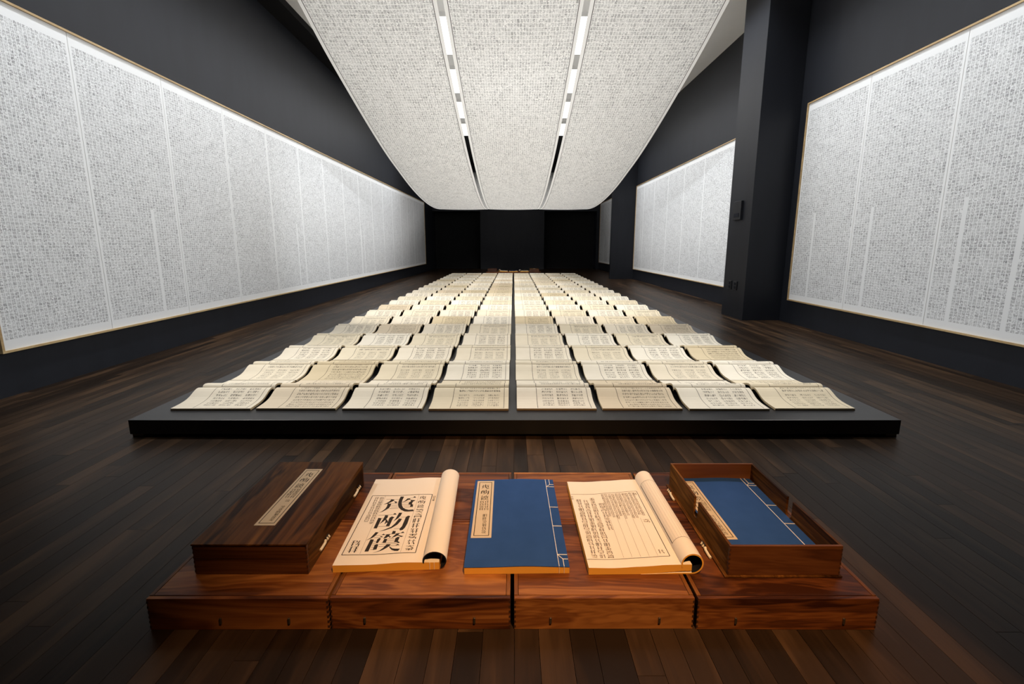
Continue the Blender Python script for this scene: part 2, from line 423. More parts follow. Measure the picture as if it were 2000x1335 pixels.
for nm, x0, x1 in (('left', -2.085, -0.742), ('middle', -0.680, 0.680), ('right', 0.742, 2.085)):
    t = empty('hanging_scroll', ((x0 + x1) / 2, 0, 0)); c = (x0 + x1) / 2
    a0, a1 = x0 - c + 0.042, x1 - c - 0.042
    s_ = strip(a0, a1, -0.15, 40.15, 0, 8, 0.012).build('paper_sheet', M['ceiling_print'], t, smooth=True)
    for e0, e1 in ((x0 - c, a0), (a1, x1 - c)):
        strip(e0, e1, 0, 1, 0.0, 1).build('edge_strip', M['white_edge'], t, smooth=True)
        ex = a0 if e0 < 0 else a1
        strip(ex - 0.0035, ex + 0.0035, 0, 1, -0.0025, 1).build('border_rule', M['ink'], t, smooth=True)
    tag(t, {'left': 'long printed paper scroll sagging from the ceiling along the left, beside the long wall panel',
            'middle': 'long printed paper scroll sagging from the ceiling between the two light gaps',
            'right': 'long printed paper scroll sagging from the ceiling on the pillar side'}[nm], 'scroll', 'printed scrolls hung from the ceiling')
# hanging wires hold the two ends of each scroll up to the ceiling
for t in [o for o in COL.objects if o.name.startswith('hanging_scroll')]:
    for xx in (-0.5, 0.5):
        for (yy, zz) in (prof[0], prof[-1]):
            m = MB(); tube(m, [(xx, yy, zz), (xx, yy, ZC + 0.0)], 0.002, 5); m.build('hanging_wire', M['metal'], t)

# ------------------------------------------------------------------ framed printed panels on the walls
Z0, Z1 = 0.308, 2.81
def wall_panel(side, y0, y1, seams, label, zt=Z1):
    X = XL if side < 0 else XR; n = -side   # n points into the room
    t = empty('framed_text_panel', (X, (y0 + y1) / 2, 0)); cy = (y0 + y1) / 2
    tag(t, label, 'wall panel', 'framed printed panels on the walls')
    rw, rd = 0.016, 0.030
    def bx(name, mt, d0, d1, a, b, z0, z1):
        xs = sorted((n * d0, n * d1)); return box(name, mt, xs[0], xs[1], a - cy, b - cy, z0, z1, t)
    bx('frame_rail', M['frame'], 0, rd, y0, y1, Z0, Z0 + rw); bx('frame_rail', M['frame'], 0, rd, y0, y1, zt - rw, zt)
    bx('frame_post', M['frame'], 0, rd, y0, y0 + rw, Z0 + rw, zt - rw); bx('frame_post', M['frame'], 0, rd, y1 - rw, y1, Z0 + rw, zt - rw)
    bx('backing_board', M['paper'], 0, 0.012, y0 + rw, y1 - rw, Z0 + rw, zt - rw)
    ys = [y0 + rw] + [s for s in seams if y0 + 0.1 < s < y1 - 0.1] + [y1 - rw]
    for a, b in zip(ys, ys[1:]):
        g = 0.0015; a2, b2 = a + g, b - g; d = 0.016
        pw = (b - a) / 0.928; nc = NC
        full = (b - a) > 0.7
        m = MB()
        xs = n * d
        mg = 0.020
        cols = lambda y: ((y - a2 - mg) / (0.955 - 2 * mg) * NC)
        rows = lambda z: ((z - Z0 - 0.085) / (zt - Z0 - 0.19) * NR)
        if full: cols = lambda y: ((y - a2 - mg) / (b2 - a2 - 2 * mg) * NC)
        q = [(xs, a2 - cy, Z0 + rw), (xs, b2 - cy, Z0 + rw), (xs, b2 - cy, zt - rw), (xs, a2 - cy, zt - rw)]
        u = [(cols(a2), rows(Z0 + rw)), (cols(b2), rows(Z0 + rw)), (cols(b2), rows(zt - rw)), (cols(a2), rows(zt - rw))]
        if n < 0: q.reverse(); u.reverse()
        m.quad(q, 0, u)
        bk = n * 0.012
        for i in range(4):
            p, r = q[i], q[(i + 1) % 4]
            m.quad([p, (bk, p[1], p[2]), (bk, r[1], r[2]), r], 1)
        m.build('paper_sheet', [M['wall_print'], M['white_edge']], t)
    return t
wall_panel(-1, 2.93, 17.75, [3.782 + 0.930 * k for k in range(15)], 'very long framed panel of printed paper sheets filling the left wall', 2.70)
wall_panel(1, 2.0, 5.958, [2.96, 3.955, 4.955], 'framed printed panel nearest the camera on the right wall, before the pillar')
wall_panel(1, 7.75, 13.83, [8.977, 10.0, 11.02, 12.06, 13.0], 'framed printed panel on the right wall between the two black pillars')
wall_panel(1, 15.6, 19.45, [16.6, 17.6, 18.6], 'dim framed printed panel beyond the far pillar at the end of the right wall')

# ------------------------------------------------------------------ fittings on the near pillar
def plate(name, y0, y1, z0, z1, d, label, cat, parts):
    t = empty(name, (3.225, (y0+y1)/2, (z0+z1)/2)); hy, hz = (y1-y0)/2, (z1-z0)/2
    box('cover_plate', M['plate'], -d, 0, -hy, hy, -hz, hz, t, bevel=0.004)
    for (pn, a, b, c, e) in parts: box(pn, M['lining'], -d - 0.006, -d, a*hy, b*hy, c*hz, e*hz, t, bevel=0.002)
    tag(t, label, cat); return t
plate('thermostat', 6.36, 6.58, 1.40, 1.66, 0.035, 'flat black control box at head height on the near pillar', 'control box', [('sensor_grille', -0.6, 0.6, -0.7, -0.3)])
plate('power_outlet', 6.50, 6.59, 0.40, 0.53, 0.014, 'black outlet plate low on the pillar, the one nearer the printed panel', 'outlet', [('socket', -0.5, 0.5, 0.1, 0.7), ('socket', -0.5, 0.5, -0.7, -0.1)])
plate('power_outlet', 6.34, 6.43, 0.40, 0.53, 0.014, 'black outlet plate low on the pillar, the one nearer its front corner', 'outlet', [('socket', -0.5, 0.5, 0.1, 0.7), ('socket', -0.5, 0.5, -0.7, -0.1)])

# ------------------------------------------------------------------ platform
PX0, PX1, PY0, PY1, PZ = -2.108, 2.120, 2.279, 14.62, 0.100
t = empty('display_platform', (0, 0, 0))
tag(t, 'low wide matt black platform that carries the rows of open books', 'platform')
box('platform_top', M['platform'], PX0, PX1, PY0, PY1, 0.018, PZ, t, bevel=0.002)
box('plinth', M['wall_dark'], PX0 + 0.07, PX1 - 0.07, PY0 + 0.06, PY1 - 0.06, 0.0, 0.018, t)
for (fx, fy) in ((PX0 + 0.035, PY0 + 0.03), (PX1 - 0.035, PY0 + 0.03)):
    box('foot', M['metal'], fx - 0.03, fx + 0.03, fy - 0.02, fy + 0.02, 0.0, 0.018, t)

# ------------------------------------------------------------------ open books
FRONT = [(-0.268, 0.013), (-0.235, 0.0138), (-0.20, 0.0146), (-0.165, 0.0172), (-0.14, 0.0215), (-0.115, 0.029), (-0.09, 0.041), (-0.07, 0.0505), (-0.05, 0.058), (-0.033, 0.060), (-0.02, 0.057), (-0.01, 0.049), (-0.004, 0.040)]
BACK = [(0.004, 0.040), (0.009, 0.055), (0.018, 0.0635), (0.035, 0.0655), (0.06, 0.061), (0.09, 0.051), (0.125, 0.037), (0.16, 0.025), (0.20, 0.0175), (0.235, 0.0145), (0.268, 0.0135)]
BT = 0.0115
def leaf_block(name, pr, front, mt):
    m = MB(); hx = 0.2300
    ln = [0.0]
    for p, q in zip(pr, pr[1:]): ln.append(ln[-1] + math.hypot(q[0]-p[0], q[1]-p[1]))
    vv = [l / ln[-1] for l in ln]
    if front: vv = [1 - v for v in vv]
    nx = 4
    for i in range(len(pr) - 1):
        (ya, za), (yb, zb) = pr[i], pr[i+1]
        for j in range(nx):
            u0, u1 = j / nx, (j + 1) / nx; xa, xb = -hx + 2*hx*u0, -hx + 2*hx*u1
            m.quad([(xa, ya, za), (xb, ya, za), (xb, yb, zb), (xa, yb, zb)], 0, [(u0, vv[i]), (u1, vv[i]), (u1, vv[i+1]), (u0, vv[i+1])])
        m.quad([(-hx, yb, zb - BT), (hx, yb, zb - BT), (hx, ya, za - BT), (-hx, ya, za - BT)], 1)
        m.quad([(-hx, ya, za - BT), (-hx, ya, za), (-hx, yb, zb), (-hx, yb, zb - BT)], 1)
        m.quad([(hx, ya, za), (hx, ya, za - BT), (hx, yb, zb - BT), (hx, yb, zb)], 1)
    y, z = pr[0]; m.quad([(-hx, y, z - BT), (hx, y, z - BT), (hx, y, z), (-hx, y, z)], 1)
    y, z = pr[-1]; m.quad([(hx, y, z - BT), (-hx, y, z - BT), (-hx, y, z), (hx, y, z)], 1)
    o = m.build(name, [mt, M['open_edge']])
    return o
def cover_mesh():
    m = MB(); hx = 0.232; pr = FRONT + BACK; tk = 0.0015
    pr = [(y * 1.004, z - BT) for y, z in pr]
    for (ya, za), (yb, zb) in zip(pr, pr[1:]):
        m.quad([(-hx, ya, za), (hx, ya, za), (hx, yb, zb), (-hx, yb, zb)]); m.quad([(-hx, yb, zb - tk), (hx, yb, zb - tk), (hx, ya, za - tk), (-hx, ya, za - tk)])
        m.quad([(-hx, ya, za - tk), (-hx, ya, za), (-hx, yb, zb), (-hx, yb, zb - tk)]); m.quad([(hx, ya, za), (hx, ya, za - tk), (hx, yb, zb - tk), (hx, yb, zb)])
    for (y, z), d in ((pr[0], 1), (pr[-1], -1)):
        q = [(-hx, y, z - tk), (hx, y, z - tk), (hx, y, z), (-hx, y, z)]; m.quad(q if d > 0 else q[::-1])
    return m.build('cover', M['open_cover'])
proto = {}
for kd in ('blocks', 'mixed', 'dense'):
    proto[kd] = (leaf_block('front_leaves', FRONT, True, M['page_' + kd]), leaf_block('back_leaves', BACK, False, M['page_' + ('mixed' if kd != 'mixed' else 'dense')]))
cov0 = cover_mesh()
XS = [-1.750, -1.257, -0.759, -0.259, 0.249, 0.745, 1.244, 1.742]
ORD = ['first', 'second', 'third', 'fourth', 'fifth', 'sixth', 'seventh', 'eighth', 'ninth', 'tenth', 'eleventh', 'twelfth', 'thirteenth', 'fourteenth', 'fifteenth',
       'sixteenth', 'seventeenth', 'eighteenth', 'nineteenth', 'twentieth', 'twenty-first', 'twenty-second']
ROW1 = ['blocks','dense','blocks','mixed','blocks','dense','blocks','mixed']
ROW2 = ['mixed','dense','mixed','blocks','mixed','blocks','mixed','blocks']
ROW3 = ['blocks','mixed','blocks','mixed','blocks','mixed','blocks','dense']
ROW4 = ['mixed','blocks','mixed','blocks','mixed','blocks','mixed','blocks']
DESC = {'blocks': 'three blocks of print', 'mixed': 'two full lines above broken print', 'dense': 'dense print on tan paper'}
rb = random.Random(11)
for r in range(22):
    for c in range(8):
        kd = (ROW1, ROW2, ROW3, ROW4)[r][c] if r < 4 else (('blocks', 'mixed')[(r + c) % 2] if rb.random() > 0.16 else 'dense')
        o = empty('open_book', (XS[c] + rb.uniform(-0.003, 0.003), 2.413 + 0.2725 + 0.5460 * r + rb.uniform(-0.004, 0.004), PZ + 0.0005), rb.uniform(-0.004, 0.004))
        tag(o, 'book with %s, %s from left in %s' % (DESC[kd], ORD[c], ('nearest row' if r == 0 else 'farthest row' if r == 21 else ORD[r] + ' row')), 'book', 'open books in rows on the black platform')
        if kd == 'dense': tint = rb.choice(((0.66, 0.555, 0.41), (0.62, 0.525, 0.36), (0.68, 0.59, 0.46)))
        elif kd == 'mixed': tint = rb.choice(((0.72, 0.65, 0.51), (0.75, 0.68, 0.55), (0.71, 0.63, 0.48)))
        else: tint = rb.choice(((0.78, 0.73, 0.63), (0.77, 0.71, 0.60), (0.80, 0.76, 0.67)))
        for src in (*proto[kd], cov0):
            p = src.copy(); COL.objects.link(p); p.parent = o; p.color = (*tint, 1)
for pr in proto.values():
    for p in pr: bpy.data.objects.remove(p)
bpy.data.objects.remove(cov0)

# ------------------------------------------------------------------ walnut cases under the near display
HL, HD, HH = 0.2455, 0.1665, 0.098
def storage_case(pins, lefttone):
    t = empty('walnut_case'); w_ = 0.011
    A, B = M['walnut_x'], M['walnut_y']
    box('front_panel', A, -HL, HL, -HD, -HD + w_, 0, HH - 0.0015, t, 0.0012)
    box('back_panel', A, -HL, HL, HD - w_, HD, 0, HH, t, 0.0012)
    for s in (-1, 1):
        x0, x1 = sorted((s * HL, s * (HL - w_))); box('side_panel', B, x0, x1, -HD + w_ + 0.0003, HD - w_ - 0.0003, 0, HH, t, 0.0012)
    box('lid_panel', A, -HL + w_ + 0.0008, HL - w_ - 0.0008, -HD + w_ + 0.0008, HD - w_ - 0.0008, HH - 0.012, HH - 0.0006, t, 0.001)
    box('bottom_panel', A, -HL + w_, HL - w_, -HD + w_, HD - w_, 0.002, 0.010, t)
    for s in (-1, 1):
        m = MB()
        for k in range(6):
            z = 0.006 + k * 0.0152; x0, x1 = sorted((s * (HL + 0.0004), s * (HL - 0.0042)))
            m.box(x0, x1, -HD - 0.0004, -HD + 0.010, z, z + 0.0076)
        o = m.build('finger_joints', M['end_grain'], t); o['label'] = 'dark end grain of the corner joint'; o['kind'] = 'stuff'
    for px in pins:
        m = MB(); m.box(px - 0.003, px + 0.003, -HD - 0.004, -HD + 0.003, 0.020, 0.038); o = m.build('locking_pin', M['metal'], t, bevel=0.0012); o['label'] = 'small dark metal pin'
    return t
near_set = []
CX = [-0.7515, -0.254, 0.247, 0.7475]
PINS = [(-0.05, 0.137), (-0.153, 0.147), (-0.146, 0.152), (-0.1395, 0.1555)]
WHERE = ['under the closed label box', 'under the title-page book', 'under the bound book and page', 'under the open tray']
for i, cx in enumerate(CX):
    for j, cy in enumerate((1.050 + HD, 1.050 + 3 * HD + 0.004)):
        t = storage_case(PINS[i], i == 0); t.location = (cx, cy + (-0.002 if i in (0, 3) and j == 0 else 0), 0); t.rotation_euler = (0, 0, (0.003, -0.002, 0.002, -0.003)[i] * (1 if j == 0 else -1))
        tag(t, ('low walnut case in the %s row, %s' % ('front' if j == 0 else 'rear', ('leftmost, under the closed box', 'second from left, under the title-page book', 'third from left, under the blue book', 'rightmost, under the open tray')[i])), 'case', 'walnut cases carrying the near display')
        near_set.append(t)

# ------------------------------------------------------------------ print: invented characters as flat ink
BIG = [([[(93.9,338.2),(105.7,334.7),(106.5,329.7),(97.0,319.1),(86.6,309.5),(72.4,305.1),(82.8,314.7),(90.3,325.4)],[(106.3,324.7),(119.1,319.1),(119.8,314.1),(113.7,311.3)],[(86.7,311.5),(99.6,308.9),(100.0,294.9),(97.4,282.0),(91.1,274.3),(80.5,261.7),(69.2,254.2),(78.7,265.8),(85.2,277.5),(87.9,292.4)],[(124.5,352.9),(137.5,351.3),(135.5,329.4),(136.7,311.3),(141.0,295.1),(147.4,280.8),(158.0,270.4),(170.7,263.8),(186.7,264.1),(190.3,253.9),(169.3,253.8),(157.4,256.4),(142.9,268.0),(131.5,283.5),(125.3,300.8),(123.1,318.9),(122.8,336.0)],[(171.0,339.8),(177.4,348.6),(184.0,338.3)],[(152.9,337.6),(162.8,335.2),(165.5,328.1),(157.5,327.4),(149.1,319.8),(137.9,315.3),(147.3,324.9)],[(164.5,327.1),(184.2,321.3),(183.1,318.3),(176.9,313.6),(175.6,306.6),(175.3,299.6),(182.0,292.3),(180.7,287.4),(182.5,282.3),(171.5,281.8),(172.0,293.8),(170.1,295.8),(163.1,297.2),(162.8,311.2),(169.0,316.9)]],[(96.6,310.1,121.6,309.0),(102.2,298.8,124.1,297.9),(102.7,288.8,127.7,287.7),(100.3,279.9,131.3,278.5),(136.9,314.3,160.8,313.3),(140.3,301.2,163.2,299.2),(145.8,289.9,171.8,288.8),(151.4,279.7,182.4,280.3),(158.9,337.4,172.0,339.8),(75.8,338.0,92.9,338.3),(107.7,334.6,120.8,336.0)]),([[(74.9,225.9),(86.8,223.4),(84.4,168.5),(73.5,169.0)],[(119.7,242.0),(126.1,250.7),(133.7,241.4)],[(94.6,240.1),(105.5,238.6),(106.0,225.6),(101.4,212.8),(94.9,202.0),(86.4,190.4),(91.1,206.2),(93.9,225.1)],[(100.7,220.8),(107.4,213.5),(114.8,199.2),(107.7,196.5),(105.4,190.6),(103.5,191.7),(104.0,203.6)],[(113.0,225.3),(119.3,232.0),(130.0,225.5),(125.7,219.7),(122.9,178.8),(110.9,179.3),(113.0,203.3),(112.5,214.3)],[(140.1,251.1),(151.1,249.6),(149.4,233.7),(143.7,218.9),(131.0,202.5),(135.7,219.3)],[(146.6,216.8),(157.5,214.3),(154.9,200.4),(148.2,183.7),(133.4,167.3),(115.0,158.1),(94.7,152.0),(114.2,163.2),(130.7,174.5),(139.5,192.1)],[(168.9,222.8),(175.2,229.6),(183.1,226.2),(181.7,217.3),(181.3,185.3),(177.3,163.4),(171.8,152.6),(163.8,151.0),(160.1,159.2),(165.7,172.9)]],[(70.6,240.1,120.7,242.0),(85.9,178.4,123.9,177.8),(150.9,223.6,168.9,222.8),(141.2,162.0,160.2,161.2),(86.8,223.4,97.9,223.9)]),([[(85.6,149.4),(95.6,148.0),(90.9,133.2),(83.4,121.5),(73.0,113.9),(64.8,107.3),(76.4,120.8),(81.0,134.6)],[(79.0,113.7),(90.0,112.2),(87.6,57.2),(75.6,56.8)],[(107.9,133.4),(114.2,140.1),(119.9,132.9)],[(104.5,122.6),(108.7,128.4),(114.6,125.1),(114.4,122.1)],[(100.0,112.7),(105.3,119.5),(111.2,116.3),(107.4,99.4),(106.2,94.4),(100.2,94.7)],[(98.9,86.8),(105.1,90.5),(109.9,87.3),(110.0,65.3),(98.9,63.7)],[(124.0,134.7),(136.0,134.2),(134.6,126.2),(142.5,121.9),(137.3,118.1),(132.6,124.3),(127.3,117.6),(118.1,114.9)],[(122.1,113.8),(132.0,112.3),(131.3,95.4),(120.3,94.8)],[(140.8,152.0),(150.7,149.6),(151.1,135.5),(140.1,136.0)],[(167.1,136.8),(175.5,144.5),(181.1,136.2)],[(155.1,135.4),(166.1,135.9),(162.8,128.0),(181.4,120.2),(174.3,116.5),(161.7,126.1),(152.4,119.5),(143.2,114.9)],[(157.1,113.2),(163.4,119.0),(170.3,116.7),(168.4,97.7),(176.1,90.4),(172.0,87.6),(164.3,93.9),(157.2,93.2)],[(164.6,78.9),(170.9,84.6),(178.5,77.3)],[(135.9,86.1),(148.9,85.6),(146.5,76.7),(136.0,66.1),(124.6,57.6),(101.3,49.6),(120.7,59.8),(129.2,71.4)],[(145.6,78.7),(151.3,71.5),(159.0,65.1),(168.9,62.7),(182.8,61.1),(178.4,51.3),(167.5,52.7),(157.7,58.2),(149.1,68.5)]],[(91.9,132.1,107.9,132.4),(87.4,121.3,105.4,120.5),(89.6,104.2,101.6,103.7),(89.2,95.2,100.2,94.7),(90.9,86.1,98.8,85.8),(90.4,76.1,98.4,75.8),(91.0,66.1,99.0,65.7),(132.0,112.3,154.0,111.4),(131.7,104.3,155.7,103.3),(117.3,95.0,157.3,94.2),(111.0,88.2,170.0,87.7),(112.5,78.2,132.5,78.3),(148.5,77.6,169.6,77.7),(118.0,135.0,167.1,136.8)])]
def line_quad(x0, y0, x1, y1, w_):
    dx, dy = x1-x0, y1-y0; l = math.hypot(dx, dy) or 1; nx, ny = -dy/l*w_/2, dx/l*w_/2
    return [(x0-nx, y0-ny), (x1-nx, y1-ny), (x1+nx, y1+ny), (x0+nx, y0+ny)]
def rect(x0, y0, x1, y1): return [(x0, y0), (x1, y0), (x1, y1), (x0, y1)]
def big_char(k, x, y, w_, h_):
    """one of the three title characters fitted to a cell, lower left corner x, y (all in mm)"""
    ps, ls = BIG[k]; X = [q[0] for p in ps for q in p]; Y = [q[1] for p in ps for q in p]
    x0, x1, y0, y1 = min(X), max(X), min(Y), max(Y)
    f = lambda a, b: (x + (a - x0) / (x1 - x0) * w_, y + (b - y0) / (y1 - y0) * h_)
    out = [[f(*q) for q in p] for p in ps]
    for a, b, c, d in ls: out.append(line_quad(*f(a, b), *f(c, d), max(0.35, h_ * 0.013)))
    return out
def small_char(rg, x, y, w_, h_):
    """an invented character: thin level strokes, heavy uprights, a sweep or two"""
    out = []; th = h_ * 0.05; tv = w_ * 0.12
    def comp(a, b, c, d):
        ww, hh = b - a, d - c; k = rg.random()
        if k < 0.24:
            out.append(rect(a, c, a + tv, d - hh * 0.08)); out.append(rect(b - tv, c, b, d))
            for i in range(rg.choice((2, 3))): yy = c + hh * (0.95 - 0.3 * i); out.append(rect(a, yy - th, b, yy))
        elif k < 0.56:
            n = rg.choice((2, 3))
            for i in range(n): yy = c + hh * (i + 0.75) / n; e_ = ww * rg.choice((0, 0.1)); out.append(rect(a + e_, yy, b - e_, yy + th)); out.append([(b - e_ - tv * 1.5, yy + th), (b - e_, yy), (b - e_ - tv * 0.5, yy + th * 2.6)])
            xx = a + ww * rg.uniform(0.35, 0.5); out.append(rect(xx, c, xx + tv, d))
        elif k < 0.8:
            out.append([(a + ww * 0.50, d), (a + ww * 0.50 + tv, d), (a + ww * 0.40, c + hh * 0.45), (a, c), (a + ww * 0.32, c + hh * 0.45)])
            out.append([(a + ww * 0.48, c + hh * 0.55), (a + ww * 0.58, c + hh * 0.62), (b, c + hh * 0.05), (b - tv * 1.3, c)])
            out.append(rect(a, c + hh * 0.70, b, c + hh * 0.70 + th)); out.append([(b - tv * 1.4, c + hh * 0.70 + th), (b, c + hh * 0.70), (b - tv * 0.5, c + hh * 0.70 + th * 2.4)])
        else:
            out.append([(a + tv, d), (a + tv * 2.2, d - hh * 0.12), (a + tv * 1.5, d - hh * 0.22), (a, d - hh * 0.08)])
            out.append(rect(a, c + hh * 0.62, b, c + hh * 0.62 + th)); out.append(rect(a + ww * 0.1, c + hh * 0.34, b - ww * 0.1, c + hh * 0.34 + th))
            out.append([(b - ww * 0.3, d), (b - ww * 0.3 + tv, d), (b - ww * 0.42, c + hh * 0.3), (a, c), (b - ww * 0.52, c + hh * 0.3)])
            out.append(rect(b - tv, c, b, c + hh * 0.5))
    if rg.random() < 0.6:
        s = w_ * rg.uniform(0.36, 0.48); comp(x, x + s - w_ * 0.03, y, y + h_); comp(x + s + w_ * 0.03, x + w_, y, y + h_)
    else:
        s = h_ * rg.uniform(0.4, 0.55); comp(x, x + w_, y, y + s - h_ * 0.04); comp(x, x + w_, y + s + h_ * 0.04, y + h_)
    return out
def lerp2(c, s, t_):  # bilinear in a quad BL, BR, TR, TL (mm)
    (ax, ay), (bx_, by), (cx, cy), (dx, dy) = c
    return ((ax*(1-s)+bx_*s)*(1-t_) + (dx*(1-s)+cx*s)*t_, (ay*(1-s)+by*s)*(1-t_) + (dy*(1-s)+cy*s)*t_)
def print_on(name, polys, zf, material, parent, lift=0.00035, label=None, cut=12.0):
    """ink polygons in mm laid onto the surface zf (metres), cut so that they follow its waves"""
    bm = bmesh.new()
    for p in polys:
        vs = [bm.verts.new((x / 1000, y / 1000, 0)) for x, y in p]
        try: bm.faces.new(vs)
        except ValueError: pass
    xs = [v.co.x for v in bm.verts]; a, b = min(xs), max(xs); k = a + cut / 1000
    while k < b:
        bmesh.ops.bisect_plane(bm, geom=bm.verts[:] + bm.edges[:] + bm.faces[:], plane_co=(k, 0, 0), plane_no=(1, 0, 0)); k += cut / 1000
    bmesh.ops.triangulate(bm, faces=bm.faces[:])
    bmesh.ops.recalc_face_normals(bm, faces=bm.faces[:])
    for f in bm.faces:
        f.normal_update()
        if f.normal.z < 0: f.normal_flip()
    for v in bm.verts: v.co.z = zf(v.co.x, v.co.y) + lift
    me = bpy.data.meshes.new(name); bm.to_mesh(me); bm.free(); me.materials.append(material)
    o = bpy.data.objects.new(name, me); COL.objects.link(o); o.parent = parent; o['kind'] = 'stuff'
    if label: o['label'] = label
    return o
def column(rg, x, y_top, y_bot, n, w_, fill=0.86):
    out = []; st = (y_top - y_bot) / n
    for i in range(n): out += small_char(rg, x, y_top - (i + 1) * st + st * (1 - fill) / 2, w_, st * fill)
    return out

# a bound block with a top sheet that waves along x: returns block and leaves surface function
def slab_along(name, x0, x1, y0, y1, zt, zb, mats, parent, nx=28, ny=6):
    m = MB()
    X = [x0 + (x1 - x0) * i / nx for i in range(nx + 1)]; Y = [y0 + (y1 - y0) * i / ny for i in range(ny + 1)]
    for i in range(nx):
        for j in range(ny):
            a, b, c, d = (X[i], Y[j]), (X[i+1], Y[j]), (X[i+1], Y[j+1]), (X[i], Y[j+1])
            m.quad([(*q, zt(*q)) for q in (a, b, c, d)], 0)
        for yy, fl in ((y0, 0), (y1, 1)):
            a, b = (X[i], yy), (X[i+1], yy)
            q = [(*a, zb(*a)), (*b, zb(*b)), (*b, zt(*b)), (*a, zt(*a))]; m.quad(q[::-1] if fl else q, 1)
        a, b = X[i], X[i+1]
        m.quad([(a, y1, zb(a, y1)), (b, y1, zb(b, y1)), (b, y0, zb(b, y0)), (a, y0, zb(a, y0))], 1)
    for j in range(ny):
        for xx, fl in ((x0, 1), (x1, 0)):
            a, b = (xx, Y[j]), (xx, Y[j+1])
            q = [(*a, zb(*a)), (*b, zb(*b)), (*b, zt(*b)), (*a, zt(*a))]; m.quad(q[::-1] if fl else q, 1)
    return m.build(name, mats, parent, smooth=False)
def shell_roll(name, cx, cz, rx, rz, tk, a0, a1, y0, y1, mats, parent, n=40):
    """rolled leaves: a shell round an axis along y, open ended; angles run clockwise from a0 to a1 (degrees, 0 = +x)"""
    m = MB(); A = [R(a0 + (a1 - a0) * i / n) for i in range(n + 1)]
    po = [(cx + rx * math.cos(t), cz + rz * math.sin(t)) for t in A]; pi = [(cx + (rx - tk) * math.cos(t), cz + (rz - tk) * math.sin(t)) for t in A]
    for i in range(n):
        m.quad([(po[i][0], y0, po[i][1]), (po[i+1][0], y0, po[i+1][1]), (po[i+1][0], y1, po[i+1][1]), (po[i][0], y1, po[i][1])], 0)
        m.quad([(pi[i][0], y1, pi[i][1]), (pi[i+1][0], y1, pi[i+1][1]), (pi[i+1][0], y0, pi[i+1][1]), (pi[i][0], y0, pi[i][1])], 1)
        for yy in (y0, y1):
            q = [(po[i][0], yy, po[i][1]), (pi[i][0], yy, pi[i][1]), (pi[i+1][0], yy, pi[i+1][1]), (po[i+1][0], yy, po[i+1][1])]
            m.quad(q if yy == y0 else q[::-1], 2)
    for k in (0, n):
        m.quad([(po[k][0], y0, po[k][1]), (po[k][0], y1, po[k][1]), (pi[k][0], y1, pi[k][1]), (pi[k][0], y0, pi[k][1])], 2)
    bm = bmesh.new(); o = m.build(name, mats, parent, smooth=False)
    bm.from_mesh(o.data); bmesh.ops.remove_doubles(bm, verts=bm.verts[:], dist=1e-6); bmesh.ops.recalc_face_normals(bm, faces=bm.faces[:]); bm.to_mesh(o.data); bm.free()
    for p in o.data.polygons:
        p.use_smooth = p.material_index < 2
    md = o.modifiers.new('es', 'EDGE_SPLIT'); md.split_angle = R(40)
    return o
TOP = HH

# ---- the title-page book
def title_book():
    t = empty('rolled_title_book', (-0.528, 1.143, TOP + 0.0003), R(2.505))
    zt = lambda x, y: 0.0232 + 0.0030 * math.exp(-((x - 0.205) / 0.055) ** 2) - 0.0012 * math.exp(-((x - 0.10) / 0.05) ** 2)
    slab_along('page_block', 0.0, 0.309, 0.0, 0.480, zt, lambda x, y: 0.0, [M['paper'], M['paper_edge']], t)
    F = [(12.1, 43.5), (233.0, 41.0), (240.9, 358.5), (18.9, 362.5)]
    P = []
    for a, b in ((0, 1), (1, 2), (2, 3), (3, 0)): P.append(line_quad(*F[a], *F[b], 2.3))
    for k in range(3):
        ps, ls = BIG[k]; P += ps; P += [line_quad(*q, 1.3) for q in ls]
    rg = random.Random(5)
    # right column of eleven characters: the three title ones again, then eight more
    for i in range(11):
        yb = 351 - (i + 1) * 27.4; xx = 196 + i * 0.25
        P += big_char(i, xx, yb + 2, 25, 23) if i < 3 else small_char(rg, xx, yb + 2, 25, 23)
    P += column(rg, 50.5, 352, 192, 12, 13); P += column(rg, 32.0, 353, 203, 10, 13)
    P += small_char(rg, 23.5, 82, 27, 26); P += small_char(rg, 24.0, 53, 29, 27); P += column(rg, 244.5, 350, 315, 3, 10)
    print_on('printed_text', P, zt, M['ink'], t, label='title page print in black')
    G = [line_quad(196 - 4, 357, 187, 45, 0.8), line_quad(66.8, 360, 65.0, 47, 0.8)]
    print_on('column_rules', G, zt, M['ink_grey'], t)
    shell_roll('rolled_cover', 0.296, 0.0295, 0.035, 0.0295, 0.0035, 196, -58, -0.001, 0.4815, [M['paper'], M['lining'], M['lining']], t)
    m = MB()
    for xx in (0.281, 0.294): m.box(xx, xx + 0.0012, -0.0012, 0.0, 0.001, 0.024)
    o = m.build('stitching', M['thread'], t); o['kind'] = 'stuff'
    tag(t, 'thick paper book open at a title page of three huge characters, cover rolled back', 'book', 'specimen books on the walnut cases')
    return t
near_set.append(title_book())

